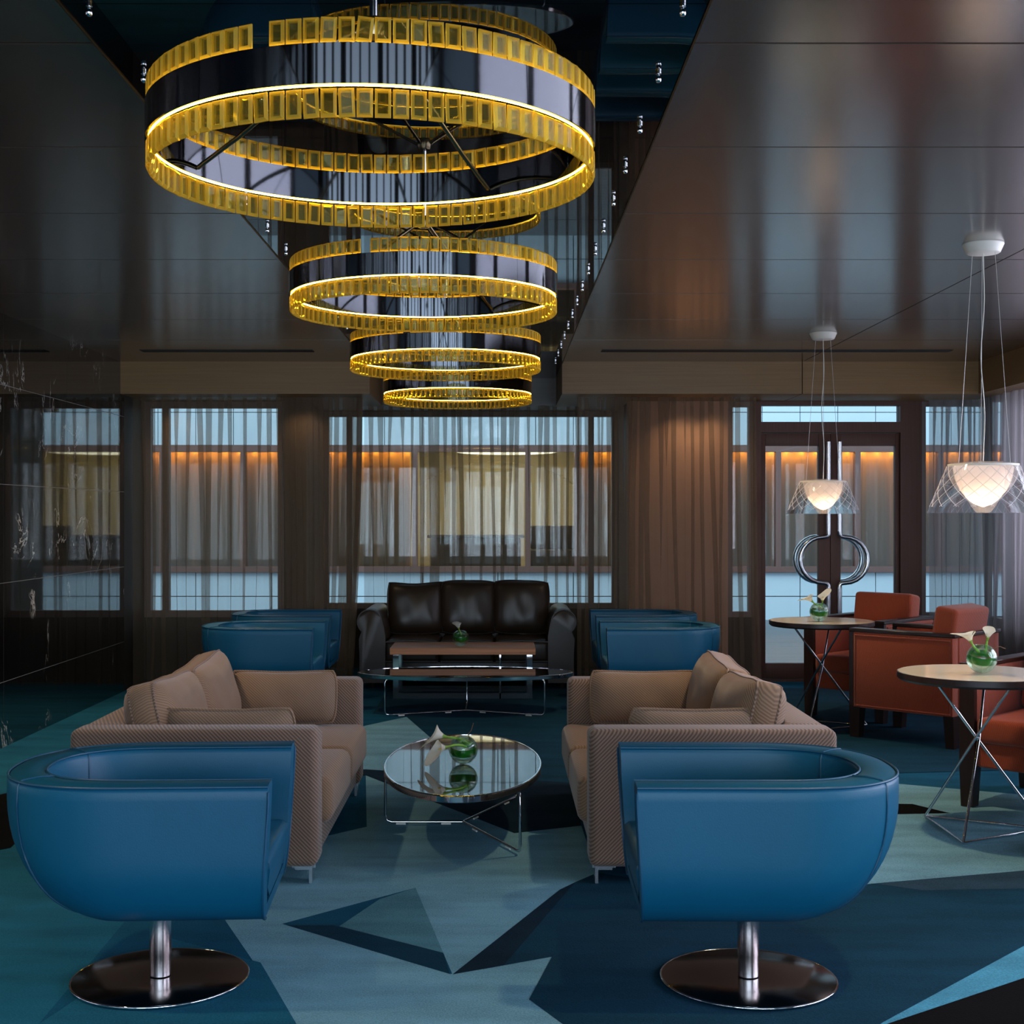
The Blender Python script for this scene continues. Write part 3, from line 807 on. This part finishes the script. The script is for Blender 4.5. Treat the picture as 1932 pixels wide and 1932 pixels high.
# walnut table
wt = thing('walnut_table', (-.285, 10.58, .003), 0, 'low walnut slab coffee table in front of the black leather sofa', 'table')
link('table_top', bx(-.555, .555, -.25, .25, .338, .388, .002, 1), M['walnut'], wt)
for yy in (-.24, .20):
    bm = new()
    for s in (-1, 1): box(bm, s * .51 - .021, s * .51 + .021, yy, yy + .012, .002, .338)
    box(bm, -.489, .489, yy, yy + .012, .002, .044)
    link('leg_frame', bm, M['chrome'], wt, 30)
bm = new(); box(bm, .28, .292, -.24, .2, .002, .04); box(bm, .28, .292, -.24, -.20, .04, .338); box(bm, .28, .292, .16, .2, .04, .338)
link('leg_frame', bm, M['chrome'], wt, 30)

# ------------------------------------------------------------------ round bistro tables
def bistro():
    root = thing('bistro_table', (0, 0, 0)); r = .343; zt = .70
    bm = new(); lathe(bm, [(0, zt - .004), (r - .004, zt - .004), (r - .004, zt), (0, zt)], 72); link('table_top', bm, M['cream_top'], root, 30)
    bm = new(); lathe(bm, [(0, zt - .036), (r - .012, zt - .036), (r, zt - .026), (r, zt - .001), (r - .0045, zt + .0005), (r - .0045, zt - .005), (0, zt - .005)], 72)
    link('rim', bm, M['wood_dark'], root, 30)
    F = [(-.15, .26, .006), (-.15, -.26, .006), (.30, 0, .006)]
    zc = .41
    for i, f in enumerate(F):
        v = Vector(f); k = (zt - .036 - zc) / (zc - .006)
        side = Vector((-v.y, v.x, 0)).normalized() * .009
        top = Vector((-v.x * k, -v.y * k, zt - .034))
        mid = Vector((0, 0, zc)) + side
        bm = new(); tube(bm, [v, mid, top], .0065, 8); link('leg', bm, M['chrome'], root, 60)
        bm = new(); tube(bm, [v, F[(i + 1) % 3]], .0055, 8); link('stretcher', bm, M['chrome'], root, 60)
    return root
BT = bistro(); BT.location = (2.12, 6.03, .003); tag(BT, 'round cream-topped table with crossed chrome rods, nearer one at the right edge', 'table', 'round cream tables')
o = copy_tree(BT); o.location = (2.137, 9.02, .003); tag(o, 'round cream-topped table with crossed chrome rods in front of the glass door', 'table', 'round cream tables')

# ------------------------------------------------------------------ rust armchairs
def armchair():
    root = thing('armchair', (0, 0, 0))
    hx, hy = .35, .31
    for s in (-1, 1):
        y0, y1 = sorted((s * hy, s * (hy - .075)))
        a = link('armrest', bx(-hx + .005, hx - .03, y0, y1, .19, .665, .006, 2), M['red'], root)
        bm = new(); box(bm, -hx - .01, hx, y0 - .003, y1 + .003, .665, .688, .004, 1)
        link('arm_rail', bm, M['wood_dark'], a)
        bm = new()                                            # front post and leg in one run
        for (z0, z1, x0) in ((0, .19, hx - .055), (.19, .665, hx - .032)):
            pass
        vs = []
        def taper(xa, xb, ya, yb, k):
            b2 = new()
            V = [[(xa + (.012 if k > 0 else .0), ya + .008, 0), (xb - (.0 if k > 0 else .012), ya + .008, 0), (xb - (.0 if k > 0 else .012), yb - .008, 0), (xa + (.012 if k > 0 else 0), yb - .008, 0)],
                 [(xa, ya, .195), (xb, ya, .195), (xb, yb, .195), (xa, yb, .195)]]
            g_ = grid(b2, V, wrap=True); b2.faces.new(g_[0][::-1]); b2.faces.new(g_[1]); return b2
        b2 = taper(hx - .075, hx - .001, y0, y1, 1); link('leg', b2, M['wood_dark'], root, 30)
        link('front_post', bx(hx - .031, hx - .001, y0, y1, .194, .665), M['wood_dark'], root)
        b2 = taper(-hx + .0, -hx + .065, y0, y1, -1); link('leg', b2, M['wood_dark'], root, 30)
        pb = new(); zt_ = .645
        yy = y0 - .001 if s < 0 else y1 + .001
        tube(pb, [(-hx + .02, yy, .205), (hx - .045, yy, .205), (hx - .045, yy, zt_), (-hx + .02, yy, zt_)], .004, 6, True)
        link('piping', pb, M['red'], a, 60)
    link('seat_base', bx(-hx + .02, hx - .035, -hy + .076, hy - .076, .19, .31, .008, 1), M['red'], root)
    link('seat_cushion', bx(-hx + .10, hx - .01, -hy + .078, hy - .078, .31, .43, .025, 3), M['red'], root, 50)
    bm = new(); box(bm, -hx, -hx + .075, -hy + .0755, hy - .0755, .19, .665, .006, 1); link('back_panel', bm, M['red'], root)
    bm = new(); box(bm, -hx - .01, -hx + .06, -hy + .08, hy - .08, .665, .688, .004, 1); link('back_rail', bm, M['wood_dark'], root)
    bm = new(); box(bm, -.075, .075, -.225, .225, 0, .42, .028, 3)
    bm.transform(Matrix.Translation((-hx + .155, 0, .425)) @ Matrix.Rotation(R(-9), 4, 'Y'))
    link('back_cushion', bm, M['red'], root, 50)
    return root
AC = armchair()
for i, (x, y, a, lab) in enumerate([
    (2.675, 8.56, 135, 'rust armchair seen from its side at the table before the door'),
    (2.60, 9.56, 225, 'rust armchair nearest the glass door, behind the round table there'),
    (2.62, 5.53, 135, 'rust armchair cut off by the picture edge, in front of the nearer round table'),
    (2.68, 6.57, 225, 'rust armchair half hidden behind the nearer round table')]):
    o = AC if i == 0 else copy_tree(AC)
    o.location = (x, y, .003); o.rotation_euler = (0, 0, R(a)); tag(o, lab, 'chair', 'rust armchairs')

# ------------------------------------------------------------------ vases with calla lilies
def vase(x, y, z, r, tilt, label, seed=0):
    root = thing('vase', (x, y, z), 0, label, 'vase', 'round glass vases')
    bm = new(); prof = []
    a0 = R(155)
    for k in range(19):
        a = a0 * k / 18; prof.append((r * math.sin(a), r - r * math.cos(a)))
    prof[0] = (0, 0)
    q = r - .003
    for k in range(18, -1, -1):
        a = a0 * k / 18; prof.append((q * math.sin(a) if k else 0, r - q * math.cos(a)))
    lathe(bm, prof, 40); link('glass_bowl', bm, M['vase'], root, 60)
    bm = new(); rows = []
    q = r - .008
    for j in range(6):
        lat = -.26 + .60 * j / 5
        row = []
        for k in range(41):
            th = 2 * PI * k / 40 * .92
            la = lat * (1 if k < 38 else .3) * min(1, .3 + k / 8) + .28 * math.sin(th + tilt)
            row.append((q * math.cos(la) * math.cos(th + tilt), q * math.cos(la) * math.sin(th + tilt), r + q * math.sin(la)))
        rows.append(row)
    grid(bm, rows)
    bmesh.ops.solidify(bm, geom=bm.faces[:], thickness=.0012)
    link('leaf_lining', bm, M['leaf'], root, 60)
    return root
def lily(root_pt, direction, length, size, roll, label, bend=.25):
    base = Vector(root_pt); d = Vector(direction).normalized()
    root = thing('calla_lily', base, 0, label, 'flower', 'white calla lilies')
    side = d.cross(Vector((0, 0, 1))).normalized() if abs(d.z) < .95 else Vector((1, 0, 0))
    up = side.cross(d)
    pts = [d * (length * t) + up * (bend * length * (t * t - t)) for t in [0, .25, .5, .75, 1]]
    bm = new(); tube(bm, pts, [.0055, .0055, .005, .005, .0045], 8); link('stem', bm, M['stem'], root, 60)
    ax = (pts[-1] - pts[-2]).normalized(); e1 = ax.cross(up).normalized(); e2 = e1.cross(ax)
    rot = Matrix.Rotation(roll, 3, ax); e1 = rot @ e1; e2 = rot @ e2
    rows = []; nu, nv = 10, 20
    for i in range(nu + 1):
        u = i / nu; row = []
        for j in range(nv + 1):
            th = -PI * .97 + 2 * PI * .97 * j / nv
            tip = (1 + math.cos(th)) / 2
            ln = size * u * (.62 + .55 * tip ** 2)
            rad = .0048 + size * .36 * u ** 1.7 * (1 + .18 * math.sin(2 * th + 1) * u)
            lean = size * .22 * u ** 3 * tip
            row.append(pts[-1] + ax * (ln - size * .10 * u ** 4 * (1 - tip)) + (e1 * math.cos(th) + e2 * math.sin(th)) * rad + e1 * lean)
        rows.append(row)
    bm = new(); grid(bm, rows)
    for f in bm.faces:
        c = f.calc_center_median() - pts[-1]
        f.material_index = 1 if c.dot(ax) < size * .26 else 0
    bmesh.ops.solidify(bm, geom=bm.faces[:], thickness=.0012)
    link('spathe', bm, [M['petal'], M['petal_green']], root, 70)
    bm = new(); tube(bm, [pts[-1], pts[-1] + ax * size * .3, pts[-1] + ax * size * .55], [.003, .004, .002], 8); link('spadix', bm, M['spadix'], root, 60)
def twig(p, pts, label):
    bm = new(); tube(bm, [Vector(q) for q in pts], .0018, 6)
    tag(link('twig', bm, M['twig'], None, 60, loc=p), label, 'twig', 'curly twigs in the vases')

vase(-.165, 6.08, .2875, .065, 2.6, 'round glass vase with a green leaf on the oval table between the sofas')
lily((-.135, 6.075, .375), (-.80, -.12, .30), .10, .115, R(100), 'white calla lily arching left highest out of the vase between the sofas', -.3)
lily((-.15, 6.035, .372), (-.85, -.46, .10), .085, .10, R(70), 'white calla lily drooping lowest out of the vase between the sofas', -.35)
twig((-.15, 6.09, .40), [(0, 0, -.03), (.01, 0, .0), (.006, 0, .02), (.02, 0, .035), (.03, 0, .07)], 'thin brown twig sticking up from the vase between the sofas')
vase(-.305, 10.5, .3915, .064, .8, 'round glass vase with a green leaf on the walnut table')
lily((-.30, 10.49, .48), (-.25, -.3, .6), .045, .085, R(120), 'white calla lily in the vase on the walnut table')
vase(2.105, 8.95, .7035, .063, 1.7, 'round glass vase with a green leaf on the table before the door')
lily((2.115, 8.95, .80), (-.65, -.2, .35), .06, .085, R(90), 'white calla lily stretching left from the vase before the door')
lily((2.12, 8.95, .80), (.05, -.3, .6), .03, .08, R(200), 'white calla lily standing upright in the vase before the door')
vase(2.13, 6.0, .7035, .066, .2, 'round glass vase with a green leaf on the nearer round table')
lily((2.115, 5.99, .80), (-.45, -.15, .45), .05, .085, R(80), 'white calla lily leaning left from the vase on the nearer round table')
lily((2.145, 5.99, .80), (.05, -.1, .8), .05, .075, R(250), 'white calla lily standing right in the vase on the nearer round table')
twig((2.15, 6.0, .81), [(0, 0, -.02), (.03, 0, .0), (.06, 0, .012), (.085, 0, .002)], 'thin curly twig beside the lilies on the nearer round table')

# ------------------------------------------------------------------ pendant lamps
def pendant():
    root = thing('pendant_lamp', (0, 0, 0))
    zb, zt, rb, rt = 1.413, 1.635, .241, .150
    bm = new(); lathe(bm, [(0, H), (.088, H), (.090, H - .004), (.074, H - .040), (.068, H - .044), (0, H - .044)], 48); link('canopy', bm, M['white'], root, 40)
    bm = new(); pts = []
    for k in range(15):
        t = k / 14; pts.append((.012 * math.sin(9 * t) * math.sin(PI * t), .01 * math.sin(7 * t) * math.sin(PI * t), H - .043 + (zt + .012 - H + .043) * t))
    tube(bm, pts, .0024, 6); link('cord', bm, M['white'], root, 60)
    for k in range(3):
        a = R(195 + 120 * k)
        bm = new(); tube(bm, [(.055 * math.cos(a), .055 * math.sin(a), H - .043), (.125 * math.cos(a), .125 * math.sin(a), zt)], .0011, 6); link('suspension_wire', bm, M['wire'], root, 60)
    bm = new()
    lathe(bm, [(rb, zb), (rt + .002, zt - .006), (rt - .006, zt), (0, zt + .012), (0, zt + .006), (rt - .010, zt - .006), (rb - .007, zb)], 72, closed=False)
    for j in range(0): pass
    # close the lower lip
    be = [e for e in bm.edges if e.is_boundary]
    bmesh.ops.bridge_loops(bm, edges=be)
    sh = link('shade', bm, M['shade_glass'], root, 35)
    bm = new(); lathe(bm, [(rt - .012, zt - .004), (rt + .003, zt - .004), (rt + .003, zt - .012), (rt - .012, zt - .012)], 64, closed=True); link('shade_rim', bm, M['white'], sh, 40)
    bm = new()
    for k in range(18):
        for s in (1, -1):
            pts = []
            for q in range(9):
                t = q / 8; z = zt - .012 + (zb + .028 - zt + .012) * t
                rr = rt + (rb - rt) * (zt - z) / (zt - zb) + .0008
                a = 2 * PI * k / 18 + s * t * R(62)
                pts.append((rr * math.cos(a), rr * math.sin(a), z))
            tube(bm, pts, .0013, 5)
    link('cut_pattern', bm, M['cut'], sh, 60)
    bm = new(); prof = []
    for k in range(15):
        t = k / 14; prof.append((.130 * (1 - t ** 1.9) ** .62 if k < 14 else 0, zt - .012 - .185 * t))
    lathe(bm, prof, 48); link('inner_diffuser', bm, M['opal'], root, 60)
    bm = new(); lathe(bm, [(0, zt - .10)] + [(.02 * math.sin(PI * k / 8), zt - .12 + .02 * math.cos(PI * k / 8)) for k in range(1, 8)] + [(0, zt - .14)], 20)
    link('bulb', bm, M['bulb'], root, 60)
    return root
PL = pendant(); PL.location = (2.165, 6.08, 0); tag(PL, 'cut-glass pendant lamp over the nearer round table', 'lamp', 'cut-glass pendant lamps')
o = copy_tree(PL); o.location = (2.155, 9.05, 0); tag(o, 'cut-glass pendant lamp hanging in front of the glass door', 'lamp', 'cut-glass pendant lamps')

# ------------------------------------------------------------------ ring chandeliers
def crystal_mesh(w, h, t):
    bm = new(); V = []
    for (sx, sz, y) in ((.66, .76, -t / 2), (1, 1, -t * .14), (1, 1, t * .14), (.66, .76, t / 2)):
        V.append([(-w / 2 * sx, y, -h / 2 * sz), (w / 2 * sx, y, -h / 2 * sz), (w / 2 * sx, y, h / 2 * sz), (-w / 2 * sx, y, h / 2 * sz)])
    g_ = grid(bm, V, mi=1, wrap=True); bm.faces.new(g_[0]); bm.faces.new(g_[-1]); return bm
def chandelier():
    root = thing('ring_chandelier', (0, 0, 0)); RR = .474
    z_t, z_b = 2.258, 2.187
    bm = new(); lathe(bm, [(RR + .008, z_b), (RR + .008, z_t + .004), (RR + .0065, z_t + .004), (RR + .0065, z_t - .004), (RR - .0065, z_t - .004), (RR - .0065, z_t + .004), (RR - .008, z_t + .004), (RR - .008, z_b)], 128, closed=True)
    link('band', bm, M['band'], root, 30)
    for zz in (z_b - .0012, z_t - .0022):
        bm = new(); tube(bm, [(RR * math.cos(2 * PI * k / 120), RR * math.sin(2 * PI * k / 120), zz) for k in range(120)], .0017, 6, True)
        link('led_strip', bm, M['led'], root, 60)
    n = 90; items = []
    proto = {}
    for row, (zc, h) in enumerate(((z_b - .0065 - .027, .053), (z_t + .006 + .0235, .046))):
        bm = crystal_mesh(.0296, h, .012)
        me = bpy.data.meshes.new('crystal'); bmesh.ops.recalc_face_normals(bm, faces=bm.faces[:]); bm.to_mesh(me); bm.free()
        me.materials.append(M['crystal']); me.materials.append(M['crystal_edge_glow']); proto[row] = me
        for k in range(n):
            a = 2 * PI * (k + .35) / n
            dg = math.degrees(a) % 360
            if row == 1 and (247.5 < dg < 251.5 or 275.5 < dg < 277): continue
            x, y_ = RR * math.cos(a), RR * math.sin(a)
            tw = random.uniform(-.05, .05)
            if row == 1 and 270 < dg < 276: tw = .12
            mt = Matrix.Translation((x, y_, zc)) @ Matrix.Rotation(a + PI / 2 + random.uniform(-.06, .06), 4, 'Z') @ Matrix.Rotation(tw if abs(tw) > .04 else 0, 4, 'Y')
            items.append((y_ + (.12 if row else 0), row, mt))
    items.sort(key=lambda q: q[0])
    for i, (d_, row, mt) in enumerate(items[:100]):
        o = bpy.data.objects.new('crystal', proto[row]); col.objects.link(o); o.parent = root; o.matrix_local = mt
    bm = new()
    for d_, row, mt in items[100:]:
        b2 = bmesh.new(); b2.from_mesh(proto[row]); b2.transform(mt)
        t_ = bpy.data.meshes.new('t'); b2.to_mesh(t_); b2.free(); bm.from_mesh(t_); bpy.data.meshes.remove(t_)
    o = link('crystal', bm, [M['crystal'], M['crystal_edge_glow']], root, 0); tag(o, kind='stuff')
    hub = 2.46
    for a in (58, 156, 238, 336):
        ca, sa = math.cos(R(a)), math.sin(R(a))
        bm = new(); tube(bm, [(.02 * ca, .02 * sa, hub), (.35 * ca, .35 * sa, hub - .8 * (hub - 2.215)), ((RR - .009) * ca, (RR - .009) * sa, 2.205)], .0055, 8)
        link('arm', bm, M['rod'], root, 60)
    bm = new(); lathe(bm, [(0, hub - .02), (.022, hub - .02), (.028, hub), (.022, hub + .02), (0, hub + .02)], 20); link('hub', bm, M['rod'], root)
    bm = new(); lathe(bm, [(0, hub), (.009, hub), (.009, MZ - .006), (0, MZ - .006)], 16); link('pole', bm, M['chrome'], root)
    bm = new(); lathe(bm, [(0, MZ - .014), (.05, MZ - .014), (.05, MZ - .001), (0, MZ - .001)], 32); link('canopy', bm, M['rod'], root, 30)
    return root
CH = chandelier()
for i, (y_, lab) in enumerate([(2.95, 'crystal ring chandelier nearest the viewer, the largest in the picture'), (4.90, 'crystal ring chandelier second nearest in the row'),
                          (6.855, 'crystal ring chandelier third in the row'), (8.795, 'crystal ring chandelier farthest back, lowest in the picture')]):
    o = CH if i == 0 else copy_tree(CH)
    o.location = (-.275, y_, 0); tag(o, lab, 'chandelier', 'crystal ring chandeliers in a row')

# small spotlights along both edges of the mirror strip
def spot():
    root = thing('spotlight', (0, 0, MZ))
    bm = new(); lathe(bm, [(0, 0), (.008, 0), (.008, -.006), (.003, -.007), (.003, -.012), (0, -.012)], 16); link('mount', bm, M['chrome'], root)
    bm = new(); lathe(bm, [(0, -.010), (.005, -.011), (.008, -.016), (.008, -.024), (.005, -.029), (0, -.030)], 16); link('lens', bm, M['chrome'], root, 60)
    return root
SP = spot(); first = True
for (x, ln, grp) in ((.428, 'small chrome spotlight in the row along the right edge of the mirror strip', 'spotlights on the right edge'), (-.963, 'small chrome spotlight in the row along the left edge of the mirror strip', 'spotlights on the left edge')):
    for k in range(16):
        o = SP if first else copy_tree(SP); first = False
        o.location = (x, 3.18 + .4867 * k, MZ - .0005); tag(o, ln, 'spotlight', grp)

# ------------------------------------------------------------------ light
def area(name, loc, rot, sx, sy, e, c):
    l = bpy.data.lights.new(name, 'AREA'); l.shape = 'RECTANGLE'; l.size = sx; l.size_y = sy; l.energy = e; l.color = c
    o = bpy.data.objects.new(name, l); col.objects.link(o); o.location = loc; o.rotation_euler = rot; return o
# daylight through the rear windows, the side windows and over the terrace
area('rear_daylight', (.4, -3.4, 1.5), (R(90), 0, 0), 6.5, 1.9, 350, (.66, .82, 1))
area('side_daylight', (4.6, 5.0, 1.6), (0, R(90), 0), 1.7, 11, 420, (.86, .80, 1))
area('terrace_daylight', (0, 15.0, 6.5), (0, 0, 0), 18, 5, 1150, (.72, .90, 1))
for y_ in (6.08, 9.05):
    l = bpy.data.lights.new('pendant_glow', 'POINT'); l.energy = 3; l.color = (1, .72, .48); l.shadow_soft_size = .02
    o = bpy.data.objects.new('pendant_glow', l); col.objects.link(o); o.location = (2.16, y_, 1.485)
for x, y_ in ((-2.2, 3.2), (1.5, 3.2), (-2.2, 6.2), (1.5, 6.2), (-2.2, 8.8), (1.5, 8.8), (-.3, 1.2)):  # warm fill spots added under the bare ceiling, no fixtures there
    l = bpy.data.lights.new('warm_fill_spot', 'SPOT'); l.energy = 85; l.color = (1, .72, .42); l.spot_size = R(95); l.spot_blend = .8; l.shadow_soft_size = .05
    o = bpy.data.objects.new('warm_fill_spot', l); col.objects.link(o); o.location = (x, y_, H - .02)

for x in (-2.6, -1.6, 1.5, 1.75):  # warm spots added behind the curtains to brighten the folds and the pier
    l = bpy.data.lights.new('curtain_fill_spot', 'SPOT'); l.energy = 6; l.color = (1, .74, .46); l.spot_size = R(120); l.spot_blend = .8; l.shadow_soft_size = .04
    o = bpy.data.objects.new('curtain_fill_spot', l); col.objects.link(o); o.location = (x, 11.2, 2.35)
wd = bpy.data.worlds.new('sky'); sc.world = wd; wd.use_nodes = True
bg = wd.node_tree.nodes['Background']; bg.inputs[0].default_value = (.50, .74, 1, 1); bg.inputs[1].default_value = .95

# ------------------------------------------------------------------ camera
cd = bpy.data.cameras.new('camera'); cam = bpy.data.objects.new('camera', cd); col.objects.link(cam)
cam.location = (0, 0, 1.4); cam.rotation_euler = (R(90), 0, 0)
cd.sensor_width = 36; cd.lens = 2560 / 1932 * 36; cd.shift_x = 22.5 / 1932; cd.shift_y = 7 / 1932; cd.clip_start = .05
sc.camera = cam
sc.view_settings.view_transform = 'Standard'; sc.view_settings.look = 'None'; sc.view_settings.exposure = .12; sc.view_settings.gamma = 1
sc.view_settings.use_curve_mapping = False
sc.cycles.use_denoising = True
sc.cycles.transparent_max_bounces = 24
sc.cycles.max_bounces = 10
sc.cycles.sample_clamp_indirect = 6
